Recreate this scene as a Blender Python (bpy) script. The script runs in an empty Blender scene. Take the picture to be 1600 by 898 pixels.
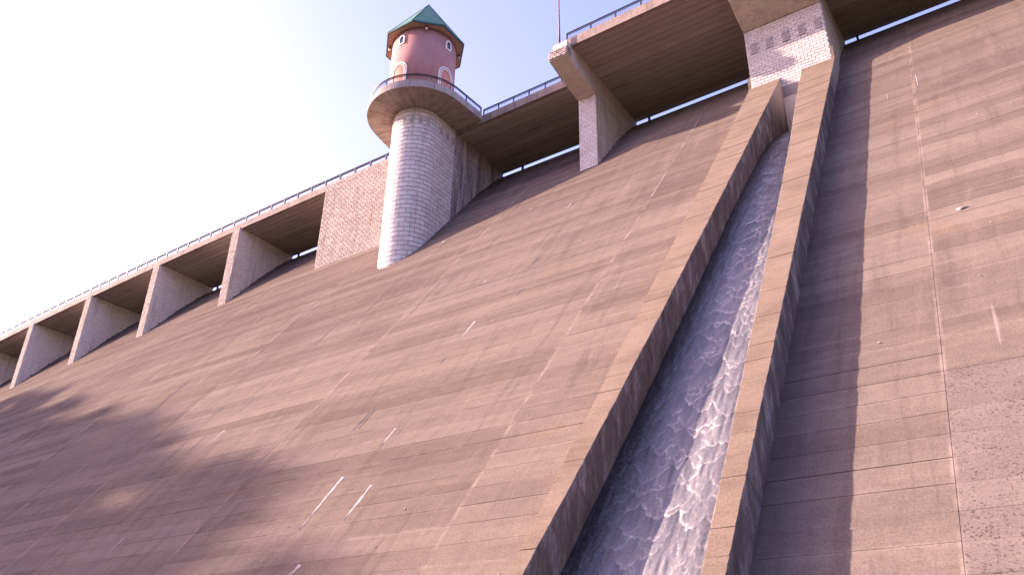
import bpy, math, random
import numpy as np
from mathutils import Vector, Matrix

random.seed(11)
rng = np.random.default_rng(5)
SC = bpy.context.scene
COL = SC.collection
rad = math.radians

# ------------------------------------------------------------------ camera
YAW, PITCH, ROLL, FPX = -0.61043913, 0.48844432, 0.02299064, 1313.6
cy, sy, cp, sp = math.cos(YAW), math.sin(YAW), math.cos(PITCH), math.sin(PITCH)
fw = Vector((sy * cp, cy * cp, sp)); rt = Vector((cy, -sy, 0)); up = rt.cross(fw)
dn = -up
r2 = math.cos(ROLL) * rt - math.sin(ROLL) * dn
d2 = math.sin(ROLL) * rt + math.cos(ROLL) * dn
cam = bpy.data.cameras.new('camera')
cam.sensor_width = 36.0; cam.lens = 36.0 * FPX / 1600.0
cam.clip_start = 0.1; cam.clip_end = 6000
co = bpy.data.objects.new('camera', cam); COL.objects.link(co)
m = Matrix.Identity(4)
for i in range(3):
    m[i][0] = r2[i]; m[i][1] = -d2[i]; m[i][2] = -fw[i]
co.matrix_world = m
SC.camera = co

# ------------------------------------------------------------------ light
SUN = Vector((1.0, 0.29, -0.362)).normalized()          # travel direction
SUN_EL = math.asin(-SUN.z)
SUN_AZ = math.atan2(-SUN.x, -SUN.y)                      # clockwise from +Y
sl = bpy.data.lights.new('sun', 'SUN'); sl.energy = 5.0; sl.angle = rad(0.55)
sl.color = (1.0, 0.79, 0.64)
so = bpy.data.objects.new('sun', sl); COL.objects.link(so)
so.rotation_euler = SUN.to_track_quat('-Z', 'Y').to_euler()
W = bpy.data.worlds.new('World'); SC.world = W; W.use_nodes = True
wn = W.node_tree; wn.nodes.clear()
sky = wn.nodes.new('ShaderNodeTexSky'); sky.sky_type = 'NISHITA'; sky.sun_disc = False
sky.sun_elevation = SUN_EL; sky.sun_rotation = SUN_AZ
sky.altitude = 100; sky.air_density = 1.0; sky.dust_density = 2.3; sky.ozone_density = 1.2
tint = wn.nodes.new('ShaderNodeMix'); tint.data_type = 'RGBA'; tint.blend_type = 'MULTIPLY'
tint.inputs[0].default_value = 1.0
tint.inputs[7].default_value = (1.28, 0.98, 1.30, 1)
bg = wn.nodes.new('ShaderNodeBackground'); bg.inputs[1].default_value = 0.125
wo = wn.nodes.new('ShaderNodeOutputWorld')
wn.links.new(sky.outputs[0], tint.inputs[6]); wn.links.new(tint.outputs[2], bg.inputs[0])
wn.links.new(bg.outputs[0], wo.inputs[0])
vs = SC.view_settings
vs.view_transform = 'Standard'; vs.look = 'None'; vs.gamma = 1.0; vs.use_curve_mapping = False
vs.exposure = 2.0
SC.cycles.max_bounces = 6; SC.cycles.diffuse_bounces = 4

# ------------------------------------------------------------------ helpers
class MB:
    def __init__(s): s.v = []; s.f = []
    def add(s, vs_, fs_):
        n = len(s.v); s.v += [tuple(p) for p in vs_]; s.f += [tuple(i + n for i in f) for f in fs_]
    def box(s, x0, x1, y0, y1, z0, z1):
        s.add([(x0,y0,z0),(x1,y0,z0),(x1,y1,z0),(x0,y1,z0),(x0,y0,z1),(x1,y0,z1),(x1,y1,z1),(x0,y1,z1)],
              [(3,2,1,0),(4,5,6,7),(0,1,5,4),(1,2,6,5),(2,3,7,6),(3,0,4,7)])
    def cham(s, o, u, v, n, du, dv, d, c):
        """block on a wall: o corner, u,v in-plane unit axes, n outward, chamfer c"""
        o = Vector(o); p = lambda a, b, k: o + u * a + v * b + n * k
        s.add([p(0,0,0),p(du,0,0),p(du,dv,0),p(0,dv,0),p(c,c,d),p(du-c,c,d),p(du-c,dv-c,d),p(c,dv-c,d)],
              [(4,5,6,7),(0,1,5,4),(1,2,6,5),(2,3,7,6),(3,0,4,7)])
    def prism(s, poly, axis, a0, a1):
        """extrude polygon (list of 2-tuples) along an axis"""
        n = len(poly)
        def mk(p, a):
            return (a, p[0], p[1]) if axis == 'x' else ((p[0], p[1], a) if axis == 'z' else (p[0], a, p[1]))
        s.add([mk(p, a0) for p in poly] + [mk(p, a1) for p in poly],
              [tuple(range(n - 1, -1, -1)), tuple(range(n, 2 * n))] +
              [(i, (i + 1) % n, n + (i + 1) % n, n + i) for i in range(n)])
    def tube(s, pts, r, seg=6, r1=None, cap=True):
        pts = [Vector(p) for p in pts]; n = len(pts); vv = []; ff = []
        for i, p in enumerate(pts):
            t = (pts[min(i + 1, n - 1)] - pts[max(i - 1, 0)]).normalized()
            a = t.cross(Vector((0, 0, 1)));
            if a.length < 1e-3: a = Vector((1, 0, 0))
            a.normalize(); b = t.cross(a)
            rr = r if r1 is None else r + (r1 - r) * i / (n - 1)
            vv += [p + (a * math.cos(k * 2 * math.pi / seg) + b * math.sin(k * 2 * math.pi / seg)) * rr for k in range(seg)]
        for i in range(n - 1):
            for k in range(seg):
                ff.append((i*seg+k, i*seg+(k+1) % seg, (i+1)*seg+(k+1) % seg, (i+1)*seg+k))
        if cap: ff += [tuple(range(seg)), tuple(range((n-1)*seg, n*seg))]
        s.add(vv, ff)
    def mesh(s, name, mat, smooth=False):
        me = bpy.data.meshes.new(name); me.from_pydata(s.v, [], s.f); me.update()
        import bmesh
        b = bmesh.new(); b.from_mesh(me); bmesh.ops.recalc_face_normals(b, faces=b.faces); b.to_mesh(me); b.free()
        if mat: me.materials.append(mat)
        if smooth: me.polygons.foreach_set('use_smooth', [True] * len(me.polygons))
        return me
    def build(s, name, mat, parent=None, smooth=False, kind=None):
        return link(name, s.mesh(name, mat, smooth), parent, kind)

def link(name, me, parent=None, kind=None, loc=None, rz=0):
    o = bpy.data.objects.new(name, me); COL.objects.link(o)
    if parent is not None: o.parent = parent
    if kind: o['kind'] = kind
    if loc is not None: o.location = loc
    if rz: o.rotation_euler = (0, 0, rz)
    return o

def thing(name, label, cat, group=None, loc=(0, 0, 0), rz=0):
    o = bpy.data.objects.new(name, None); COL.objects.link(o)
    o.empty_display_size = 0.5; o.location = loc; o.rotation_euler = (0, 0, rz)
    o['label'] = label; o['category'] = cat
    if group: o['group'] = group
    return o
def tag(o, label, cat, group=None):
    o['label'] = label; o['category'] = cat
    if group: o['group'] = group
    return o

# ------------------------------------------------------------------ node helper
class NT:
    def __init__(s, name, rough=0.9, spec=0.2):
        s.m = bpy.data.materials.new(name); s.m.use_nodes = True
        s.t = s.m.node_tree; s.N = s.t.nodes
        s.b = s.N['Principled BSDF']
        s.b.inputs['Roughness'].default_value = rough
        s.b.inputs['Specular IOR Level'].default_value = spec
        s.pos = s.N.new('ShaderNodeNewGeometry').outputs['Position']
    def ln(s, a, b): s.t.links.new(a, b)
    def put(s, inp, v):
        if hasattr(v, 'links') or isinstance(v, bpy.types.NodeSocket): s.ln(v, inp)
        else: inp.default_value = v
    def math(s, op, a, b=0.0, c=None, clamp=False):
        n = s.N.new('ShaderNodeMath'); n.operation = op; n.use_clamp = clamp
        s.put(n.inputs[0], a); s.put(n.inputs[1], b)
        if c is not None: s.put(n.inputs[2], c)
        return n.outputs[0]
    def map(s, scale=(1, 1, 1), vec=None, loc=(0, 0, 0), rot=(0, 0, 0)):
        n = s.N.new('ShaderNodeMapping'); n.inputs['Scale'].default_value = scale
        n.inputs['Location'].default_value = loc; n.inputs['Rotation'].default_value = rot
        s.ln(vec if vec is not None else s.pos, n.inputs['Vector']); return n.outputs[0]
    def noise(s, vec=None, scale=1.0, det=4.0, ro=0.55, dist=0.0):
        n = s.N.new('ShaderNodeTexNoise'); s.ln(vec if vec is not None else s.pos, n.inputs['Vector'])
        n.inputs['Scale'].default_value = scale; n.inputs['Detail'].default_value = det
        n.inputs['Roughness'].default_value = ro; n.inputs['Distortion'].default_value = dist
        return n.outputs['Fac']
    def voro(s, vec=None, scale=1.0, out='Distance', rnd=1.0):
        n = s.N.new('ShaderNodeTexVoronoi'); s.ln(vec if vec is not None else s.pos, n.inputs['Vector'])
        n.inputs['Scale'].default_value = scale; n.inputs['Randomness'].default_value = rnd
        return n.outputs[out]
    def ramp(s, fac, stops):
        n = s.N.new('ShaderNodeValToRGB'); s.put(n.inputs[0], fac)
        e = n.color_ramp.elements
        while len(e) > 1: e.remove(e[-1])
        e[0].position = stops[0][0]; e[0].color = col(stops[0][1])
        for p, c in stops[1:]:
            k = e.new(p); k.color = col(c)
        return n.outputs[0]
    def smooth(s, v, lo, hi, a=0.0, b=1.0):
        n = s.N.new('ShaderNodeMapRange'); n.interpolation_type = 'SMOOTHSTEP'
        s.put(n.inputs[0], v); n.inputs[1].default_value = lo; n.inputs[2].default_value = hi
        n.inputs[3].default_value = a; n.inputs[4].default_value = b
        return n.outputs[0]
    def mix(s, f, a, b, mode='MIX'):
        n = s.N.new('ShaderNodeMix'); n.data_type = 'RGBA'; n.blend_type = mode
        s.put(n.inputs[0], f)
        s.put(n.inputs[6], col(a) if isinstance(a, tuple) else a)
        s.put(n.inputs[7], col(b) if isinstance(b, tuple) else b)
        return n.outputs[2]
    def sep(s, vec=None):
        n = s.N.new('ShaderNodeSeparateXYZ'); s.ln(vec if vec is not None else s.pos, n.inputs[0]); return n.outputs
    def comb(s, x, y, z=0.0):
        n = s.N.new('ShaderNodeCombineXYZ')
        s.put(n.inputs[0], x); s.put(n.inputs[1], y); s.put(n.inputs[2], z); return n.outputs[0]
    def white(s, vec):
        n = s.N.new('ShaderNodeTexWhiteNoise'); n.noise_dimensions = '3D'; s.ln(vec, n.inputs['Vector']); return n.outputs['Value']
    def color(s, c): s.put(s.b.inputs['Base Color'], col(c) if isinstance(c, tuple) else c)
    def bump(s, h, strength=0.5, dist=0.05):
        n = s.N.new('ShaderNodeBump'); n.inputs['Strength'].default_value = strength
        n.inputs['Distance'].default_value = dist; s.ln(h, n.inputs['Height']); s.ln(n.outputs[0], s.b.inputs['Normal'])
    def island(s):
        g = s.N.new('ShaderNodeNewGeometry').outputs['Random Per Island']
        o = s.N.new('ShaderNodeObjectInfo').outputs['Random']
        return s.math('FRACT', s.math('ADD', g, s.math('MULTIPLY', o, 7.31)))
def col(c): return tuple(c) + (1.0,) if len(c) == 3 else tuple(c)

# ------------------------------------------------------------------ geometry of the place (metres)
TH = 0.65802086; T = math.tan(TH); Y0 = 28.0
LIFT = 1.22; BLK = 24.6; JX = -4.0
SOF = 80.05          # bridge soffit
YF = 78.0            # pier fronts
YB = 90.5            # rear edge of the bridge
YR = 71.5            # front of the wide bridge part on the right
YD = Vector((0, math.cos(TH) * 0 + T, 1)).normalized()     # up-slope direction
NRM = Vector((0, -1, T)).normalized()                       # outward normal
def bend(x): return 2.1e-4 * (x + 93) ** 2 if x < -93 else 0.0
def bang(x): return 4.2e-4 * (x + 93) if x < -93 else 0.0
CR = [(83.0, (83.0 - Y0) / T), (84.6, (84.6 - Y0) / T), (86.0, 74.75), (87.3, 76.35), (88.6, 77.75), (90.0, 79.1), (91.5, 80.25), (93, 80.9), (95, 81.1), (96.5, 80.4)]
def crz(y):
    if y <= CR[0][0]: return (y - Y0) / T
    for (a, za), (b, zb) in zip(CR, CR[1:]):
        if y <= b: return za + (zb - za) * (y - a) / (b - a)
    return CR[-1][1]
def yofz(z):
    if z <= CR[1][1]: return Y0 + T * z
    for (a, za), (b, zb) in zip(CR[:9], CR[1:9]):
        if z <= zb: return a + (b - a) * (z - za) / (zb - za)
    return 95.0
def faceP(x, z, h=0.0):
    return Vector((x, Y0 + T * z, z)) + NRM * h

# ------------------------------------------------------------------ materials
def slope_coords(n):
    o = n.sep()
    return o[0], o[1], n.math('MULTIPLY', o[2], 1.2655)

def make_face():
    n = NT('weathered_dam_concrete', 1.0, 0.0)
    x, y, s = slope_coords(n)
    v = n.comb(x, s)
    # cell of each lift panel
    ci = n.math('FLOOR', n.math('DIVIDE', n.math('SUBTRACT', x, JX), BLK))
    cj = n.math('FLOOR', n.math('DIVIDE', s, LIFT * 1.2655))
    cell = n.white(n.comb(ci, cj, 3.0)); cell2 = n.white(n.comb(ci, n.math('FLOOR', n.math('DIVIDE', cj, 3.0)), 9.0))
    c = n.ramp(n.noise(n.map((0.05, 0.11, 1), v), 1.0, 5, 0.6), [(0.25, (0.155, 0.122, 0.110)), (0.5, (0.215, 0.168, 0.150)), (0.72, (0.262, 0.208, 0.186))])
    c = n.mix(n.math('MULTIPLY', n.math('SUBTRACT', cell, 0.25, clamp=True), 0.75), c, (0.320, 0.258, 0.226))
    c = n.mix(n.math('MULTIPLY', n.math('SUBTRACT', 0.32, cell, clamp=True), 1.0), c, (0.150, 0.112, 0.095))
    c = n.mix(n.math('MULTIPLY', n.math('SUBTRACT', cell2, 0.5, clamp=True), 0.55), c, (0.150, 0.112, 0.098))
    # broad dark run-off below the crest
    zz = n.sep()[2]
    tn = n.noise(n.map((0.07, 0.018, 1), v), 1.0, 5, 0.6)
    tb = n.math('ADD', zz, n.math('MULTIPLY', n.math('SUBTRACT', n.noise(n.map((0.03, 0.05, 1), v, (2, 8, 0)), 1.0, 4, 0.6), 0.5), 34.0))
    top = n.math('MULTIPLY', n.smooth(tb, 33, 50), n.smooth(tn, 0.30, 0.55, 0.6, 1.0))
    c = n.mix(n.math('MULTIPLY', top, n.smooth(x, -30, 0, 0.46, 0.34)), c, (0.135, 0.098, 0.090))
    c = n.mix(n.math('MULTIPLY', n.smooth(zz, 66.5, 70.5), n.math('MULTIPLY', n.smooth(x, -40, -48), n.smooth(tn, 0.3, 0.6, 0.6, 1.0))), c, (0.075, 0.060, 0.062))  # shade on the crest left of the lamp pier, painted into the colour
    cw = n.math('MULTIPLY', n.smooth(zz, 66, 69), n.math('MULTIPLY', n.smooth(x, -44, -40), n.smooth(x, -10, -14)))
    c = n.mix(n.math('MULTIPLY', cw, n.smooth(tn, 0.3, 0.6, 0.75, 0.35)), c, (0.34, 0.29, 0.28))  # lighter shade of the next bay, painted as a paler crest
    # soft pour bands, a few lifts high, running far along the dam
    pb = n.noise(n.map((0.010, 0.30, 1), v, (0, 33, 0)), 1.0, 3, 0.55)
    c = n.mix(n.smooth(pb, 0.50, 0.66, 0, 0.22), c, (0.155, 0.118, 0.107))
    c = n.mix(n.smooth(pb, 0.50, 0.36, 0, 0.35), c, (0.30, 0.238, 0.205))
    pat = n.noise(n.map((0.07, 0.17, 1), v, (17, 4, 0)), 1.0, 5, 0.6)
    c = n.mix(n.smooth(pat, 0.48, 0.70, 0, 0.20), c, (0.140, 0.108, 0.098))
    # blotchy run-off streaks down the slope
    wv = n.comb(n.math('ADD', x, n.math('MULTIPLY', n.noise(n.map((0.3, 0.2, 1), v), 1.0, 3), 1.2)), s)
    st = n.noise(n.map((0.85, 0.06, 1), wv), 1.0, 7, 0.7)
    c = n.mix(n.smooth(st, 0.48, 0.72, 0, 0.42), c, (0.105, 0.080, 0.072))
    st2 = n.noise(n.map((0.6, 0.05, 1), wv, (31, 7, 0)), 1.0, 7, 0.7)
    c = n.mix(n.smooth(st2, 0.52, 0.74, 0, 0.40), c, (0.32, 0.255, 0.225))
    # board-marked bands along the lifts
    bd = n.noise(n.map((0.05, 1.1, 1), v, (3, 0, 0)), 1.0, 6, 0.7)
    c = n.mix(n.smooth(bd, 0.46, 0.75, 0, 0.24), c, (0.122, 0.092, 0.082))
    bd2 = n.noise(n.map((0.07, 0.75, 1), v, (13, 5, 0)), 1.0, 6, 0.72)
    c = n.mix(n.smooth(bd2, 0.52, 0.78, 0, 0.42), c, (0.33, 0.258, 0.215))
    # ochre lichen
    oc = n.noise(n.map((0.10, 0.16, 1), v, (50, 0, 0)), 1.0, 6, 0.7)
    c = n.mix(n.smooth(oc, 0.58, 0.76, 0, 0.45), c, (0.29, 0.195, 0.115))
    # lime streaks starting at lift joints
    for sx, ss, off, th, amt in ((1.6, 0.11, 40, 0.745, 0.45),):
        w = n.noise(n.map((sx, ss * 0.55, 1), v, (off, off * 0.7, 0)), 1.0, 2.0, 0.45)
        msk = n.smooth(n.noise(n.map((0.03, 0.04, 1), v, (off, 3, 0)), 1.0, 2), 0.40, 0.62)
        c = n.mix(n.math('MULTIPLY', n.smooth(w, th, th + 0.05, 0, amt), msk), c, (0.56, 0.50, 0.49))
    # pale lines along lift and block joints
    fj = n.math('FRACT', n.math('ADD', n.math('DIVIDE', s, LIFT * 1.2655), 0.5))
    dj = n.math('ABSOLUTE', n.math('SUBTRACT', fj, 0.5))
    pl = n.math('MULTIPLY', n.smooth(dj, 0.015, 0.11, 1, 0), n.smooth(n.noise(n.map((0.16, 0.35, 1), v, (5, 5, 0)), 1.0, 6, 0.75), 0.45, 0.68))
    c = n.mix(n.math('MULTIPLY', pl, 0.42), c, (0.44, 0.36, 0.32))
    fx = n.math('FRACT', n.math('ADD', n.math('DIVIDE', n.math('SUBTRACT', x, JX), BLK), 0.5))
    dx = n.math('ABSOLUTE', n.math('SUBTRACT', fx, 0.5))
    px = n.math('MULTIPLY', n.smooth(dx, 0.002, 0.008, 1, 0), n.smooth(n.noise(n.map((0.04, 0.3, 1), v, (9, 2, 0)), 1.0, 6, 0.75), 0.40, 0.62))
    c = n.mix(n.math('MULTIPLY', px, 0.55), c, (0.46, 0.37, 0.33))
    # black lichen spots at the lower right
    sp_ = n.voro(n.map((1, 1.2, 1), n.comb(n.math('ADD', x, n.math('MULTIPLY', n.noise(v, 5.0, 2), 0.25)), n.math('ADD', s, n.math('MULTIPLY', n.noise(v, 5.5, 2), 0.25)))), 6.5)
    spr = n.noise(v, 0.45, 5, 0.65)
    spm = n.math('MULTIPLY', n.smooth(x, -3.97, -3.93), n.smooth(n.math('ADD', zz, n.math('MULTIPLY', cell, 5.0)), 19.0, 15.0))
    c = n.mix(n.math('MULTIPLY', spm, 0.45), c, (0.270, 0.225, 0.217))
    spk = n.math('MULTIPLY', n.smooth(n.math('SUBTRACT', sp_, n.math('MULTIPLY', spr, 0.62)), -0.14, 0.02, 1, 0), spm)
    c = n.mix(n.math('MULTIPLY', spk, 0.75), c, (0.085, 0.06, 0.06))
    sp2 = n.voro(n.map((1, 1.3, 1), v, (4, 4, 0)), 1.7)
    spk2 = n.smooth(n.math('SUBTRACT', sp2, n.math('MULTIPLY', n.noise(v, 0.12, 5, 0.7), 0.36)), -0.14, -0.06, 1, 0)
    c = n.mix(n.math('MULTIPLY', spk2, 0.4), c, (0.10, 0.07, 0.065))
    md = n.noise(n.map((1.1, 1.5, 1), v), 1.0, 8, 0.72)
    c = n.mix(0.22, c, n.ramp(md, [(0.30, (0.24, 0.22, 0.21)), (0.5, (0.5, 0.5, 0.5)), (0.72, (0.74, 0.73, 0.72))]), 'OVERLAY')
    fn = n.noise(n.map((1, 1, 1), v), 9.0, 5, 0.7)
    c = n.mix(0.3, c, n.ramp(fn, [(0.3, (0.10, 0.09, 0.09)), (0.7, (0.9, 0.88, 0.86))]), 'OVERLAY')
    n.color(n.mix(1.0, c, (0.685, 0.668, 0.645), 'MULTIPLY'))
    n.bump(n.math('ADD', n.noise(v, 7.0, 6, 0.7), n.math('MULTIPLY', n.noise(n.map((0.2, 3.0, 1), v), 1.0, 4), 0.6)), 0.35, 0.05)
    return n.m

def make_wallmat():
    n = NT('banded_chute_concrete', 1.0, 0.02)
    x, y, s = slope_coords(n); v = n.comb(x, s)
    c = n.ramp(n.noise(n.map((0.3, 0.35, 1), v), 1.0, 5, 0.65), [(0.28, (0.20, 0.148, 0.118)), (0.55, (0.275, 0.210, 0.168)), (0.75, (0.33, 0.26, 0.213))])
    bd = n.noise(n.map((0.12, 3.2, 1), v), 1.0, 5, 0.65)
    up_ = n.smooth(s, 30, 62)
    c = n.mix(n.math('MULTIPLY', n.smooth(bd, 0.45, 0.68), n.math('MULTIPLY_ADD', up_, 0.55, 0.30)), c, (0.165, 0.118, 0.098))
    b2 = n.noise(n.map((0.2, 1.6, 1), v, (7, 3, 0)), 1.0, 5, 0.7)
    c = n.mix(n.smooth(b2, 0.60, 0.74, 0, 0.55), c, (0.42, 0.34, 0.28))
    cell = n.white(n.comb(3.0, n.math('FLOOR', n.math('DIVIDE', s, LIFT * 1.2655)), 1.0))
    c = n.mix(n.math('MULTIPLY', cell, 0.3), c, (0.30, 0.225, 0.18))
    fn = n.noise(v, 8.0, 5, 0.7)
    c = n.mix(0.28, c, n.ramp(fn, [(0.3, (0.1, 0.09, 0.09)), (0.7, (0.9, 0.88, 0.86))]), 'OVERLAY')
    # wet, dirty side faces
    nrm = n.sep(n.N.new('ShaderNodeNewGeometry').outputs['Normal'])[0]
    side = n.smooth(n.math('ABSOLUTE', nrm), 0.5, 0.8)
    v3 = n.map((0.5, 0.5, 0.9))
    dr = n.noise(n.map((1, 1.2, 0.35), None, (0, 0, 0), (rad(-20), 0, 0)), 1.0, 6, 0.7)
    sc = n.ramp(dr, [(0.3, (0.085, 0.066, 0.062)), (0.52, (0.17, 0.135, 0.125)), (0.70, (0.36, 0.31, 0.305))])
    sc = n.mix(n.smooth(s, 73, 82, 0, 0.85), sc, (0.42, 0.345, 0.305))  # paler towards the top: ambient light on the inner face put into colour
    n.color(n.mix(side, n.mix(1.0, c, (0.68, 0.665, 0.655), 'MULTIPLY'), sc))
    n.bump(n.math('ADD', n.noise(v, 6.0, 6, 0.7), bd), 0.35, 0.05)
    return n.m

def brick_mat(name, c0, c1, c2, stain=0.5, bump=0.6, rear=False):
    n = NT(name, 0.9, 0.2)
    r = n.island()
    c = n.ramp(r, [(0.0, c0), (0.5, c1), (1.0, c2)])
    st = n.noise(n.map((0.9, 0.9, 0.09)), 1.0, 6, 0.68)
    c = n.mix(n.smooth(st, 0.5, 0.72, 0, stain), c, (0.085, 0.065, 0.062))
    lt = n.noise(n.map((1.3, 1.3, 0.10), None, (20, 5, 0)), 1.0, 5, 0.65)
    c = n.mix(n.smooth(lt, 0.56, 0.74, 0, stain * 0.9), c, (0.50, 0.45, 0.43))
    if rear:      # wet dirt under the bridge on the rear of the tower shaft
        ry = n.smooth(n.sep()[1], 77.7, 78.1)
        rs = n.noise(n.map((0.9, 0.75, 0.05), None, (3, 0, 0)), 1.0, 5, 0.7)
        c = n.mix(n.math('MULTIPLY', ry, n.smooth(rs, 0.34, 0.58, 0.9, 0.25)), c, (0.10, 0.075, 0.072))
    fn = n.noise(None, 7.0, 5, 0.7)
    c = n.mix(0.35, c, n.ramp(fn, [(0.3, (0.12, 0.11, 0.11)), (0.7, (0.9, 0.88, 0.86))]), 'OVERLAY')
    n.color(c); n.bump(n.noise(None, 4.5, 5, 0.7), bump, 0.12)
    return n.m

def make_conc(name, lo, mid, hi, streak=0.6):
    n = NT(name, 0.92, 0.18)
    c = n.ramp(n.noise(None, 0.45, 6, 0.65), [(0.28, lo), (0.5, mid), (0.72, hi)])
    st = n.noise(n.map((1.6, 1.6, 0.10)), 1.0, 6, 0.7)
    c = n.mix(n.smooth(st, 0.48, 0.70, 0, streak), c, (0.10, 0.072, 0.066))
    s2 = n.noise(n.map((2.2, 2.2, 0.12), None, (9, 0, 0)), 1.0, 5, 0.7)
    c = n.mix(n.smooth(s2, 0.58, 0.75, 0, streak * 0.8), c, (0.40, 0.34, 0.32))
    c = n.mix(0.3, c, n.ramp(n.noise(None, 9.0, 5, 0.7), [(0.3, (0.12, 0.11, 0.11)), (0.7, (0.9, 0.88, 0.86))]), 'OVERLAY')
    n.color(c); n.bump(n.noise(None, 6.0, 6, 0.7), 0.4, 0.05)
    return n.m

def make_soffit():
    n = NT('stained_soffit_beams', 0.92, 0.15)
    r = n.island()
    c = n.ramp(r, [(0.0, (0.33, 0.268, 0.245)), (0.5, (0.38, 0.31, 0.285)), (1.0, (0.43, 0.355, 0.325))])
    st = n.noise(n.map((0.12, 1.2, 1.0)), 1.0, 6, 0.68)
    c = n.mix(n.smooth(st, 0.5, 0.72, 0, 0.6), c, (0.14, 0.098, 0.088))
    ru = n.noise(n.map((0.2, 0.6, 1)), 1.0, 5, 0.7)
    c = n.mix(n.smooth(ru, 0.56, 0.74, 0, 0.45), c, (0.32, 0.18, 0.12))
    n.color(c); n.bump(n.noise(None, 5.0, 6, 0.7), 0.35, 0.05)
    return n.m

def plain(name, c, rough=0.6, spec=0.3, metal=0.0, var=0.25, sc=2.0, bump=0.1):
    n = NT(name, rough, spec)
    dark = tuple(k * (1 - var) for k in c); lite = tuple(min(1, k * (1 + var)) for k in c)
    n.color(n.ramp(n.noise(None, sc, 5, 0.65), [(0.3, dark), (0.7, lite)]))
    n.b.inputs['Metallic'].default_value = metal
    n.bump(n.noise(None, sc * 8, 4, 0.6), bump, 0.03)
    return n.m

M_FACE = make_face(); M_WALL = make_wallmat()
M_BIG = brick_mat('pale_tower_block', (0.52, 0.46, 0.455), (0.585, 0.52, 0.51), (0.64, 0.57, 0.56), 0.3, 0.25, True)
M_SML = brick_mat('rough_tan_brick', (0.30, 0.235, 0.215), (0.37, 0.295, 0.275), (0.42, 0.345, 0.32), 0.5, 0.4)
M_SIDE = brick_mat('brightened_shade_side_brick', (0.64, 0.565, 0.545), (0.68, 0.60, 0.58), (0.72, 0.635, 0.61), 0.35, 0.3)  # same tan brick as the fronts, made lighter to brighten the shaded sides
M_PALE = brick_mat('pale_grey_brick', (0.49, 0.435, 0.425), (0.54, 0.48, 0.47), (0.59, 0.525, 0.51), 0.25, 0.35)
M_MORT = make_conc('dark_mortar', (0.085, 0.062, 0.062), (0.12, 0.09, 0.088), (0.16, 0.125, 0.12), 0.4)
M_MORTP = make_conc('pale_mortar', (0.20, 0.165, 0.165), (0.25, 0.21, 0.21), (0.30, 0.255, 0.25), 0.3)
M_CONC = make_conc('streaked_bridge_concrete', (0.20, 0.148, 0.130), (0.265, 0.203, 0.182), (0.33, 0.262, 0.240), 0.6)
M_CORB = make_conc('warm_corbel_concrete', (0.50, 0.42, 0.365), (0.57, 0.485, 0.425), (0.63, 0.54, 0.475), 0.35)
M_PLAT = make_conc('streaked_platform_concrete', (0.225, 0.18, 0.172), (0.30, 0.245, 0.238), (0.37, 0.31, 0.30), 0.65)
M_SOFF = make_soffit()
M_SASH = plain('dark_window_sash', (0.10, 0.08, 0.085), 0.7, 0.3)
M_DARK = plain('grey_vent_block', (0.335, 0.285, 0.28), 0.9, 0.2)
M_RAIL = plain('dark_painted_steel', (0.028, 0.026, 0.035), 0.5, 0.4)
M_RUST = plain('brown_painted_pole', (0.21, 0.085, 0.06), 0.55, 0.4, var=0.3)
M_GREEN = None
M_PINK = None
M_WHITE = plain('white_trim_paint', (0.72, 0.66, 0.66), 0.7, 0.3, var=0.1)
M_DOOR = plain('salmon_door_paint', (0.52, 0.19, 0.14), 0.7, 0.3, var=0.15)
M_GLASS = plain('dark_window_glass', (0.03, 0.028, 0.034), 0.15, 0.6, var=0.2)
M_EAVE = plain('tan_eave_board', (0.40, 0.27, 0.20), 0.85, 0.2, var=0.15)
M_FASC = plain('dark_green_eave_trim', (0.035, 0.085, 0.075), 0.6, 0.3)
M_LAMP = plain('pale_lamp_globe', (0.5, 0.38, 0.36), 0.3, 0.4, var=0.1)
M_GROUND = plain('valley_grass_ground', (0.075, 0.075, 0.045), 0.95, 0.1, var=0.4, sc=0.3, bump=0.5)
M_WOOD = plain('sky_block_hill_cover', (0.035, 0.045, 0.022), 0.95, 0.05, var=0.5, sc=0.15, bump=0.6)  # dark cover of the added hills that block low sky light
M_LEAF = plain('tree_leaf_green', (0.055, 0.085, 0.028), 0.8, 0.2, var=0.45, sc=0.6)
M_BARK = plain('tree_bark_brown', (0.09, 0.065, 0.045), 0.95, 0.1, var=0.3)
M_LIME = plain('white_lime_deposit', (0.42, 0.36, 0.33), 0.9, 0.2, var=0.12)
M_STRK = plain('weathered_lime_streak', (0.33, 0.28, 0.265), 0.95, 0.1, var=0.4, sc=1.5)
def _roof():
    n = NT('green_painted_roof', 0.55, 0.35)
    c = n.ramp(n.noise(n.map((1, 1, 0.25)), 0.9, 6, 0.65), [(0.3, (0.065, 0.155, 0.090)), (0.6, (0.085, 0.195, 0.118)), (0.8, (0.11, 0.235, 0.15))])
    n.color(c); n.bump(n.noise(None, 3.0, 5), 0.15, 0.05); return n.m
M_GREEN = _roof()
def _pink():
    n = NT('pink_stucco', 0.9, 0.2)
    c = n.ramp(n.noise(n.map((0.5, 0.5, 0.3)), 1.0, 6, 0.65), [(0.3, (0.31, 0.150, 0.142)), (0.6, (0.365, 0.185, 0.175)), (0.8, (0.42, 0.225, 0.21))])
    st = n.noise(n.map((1.5, 1.5, 0.08)), 1.0, 5, 0.7)
    c = n.mix(n.smooth(st, 0.52, 0.74, 0, 0.35), c, (0.24, 0.10, 0.095))
    n.color(c); n.bump(n.noise(None, 9.0, 6, 0.7), 0.3, 0.03); return n.m
M_PINK = _pink()
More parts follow.
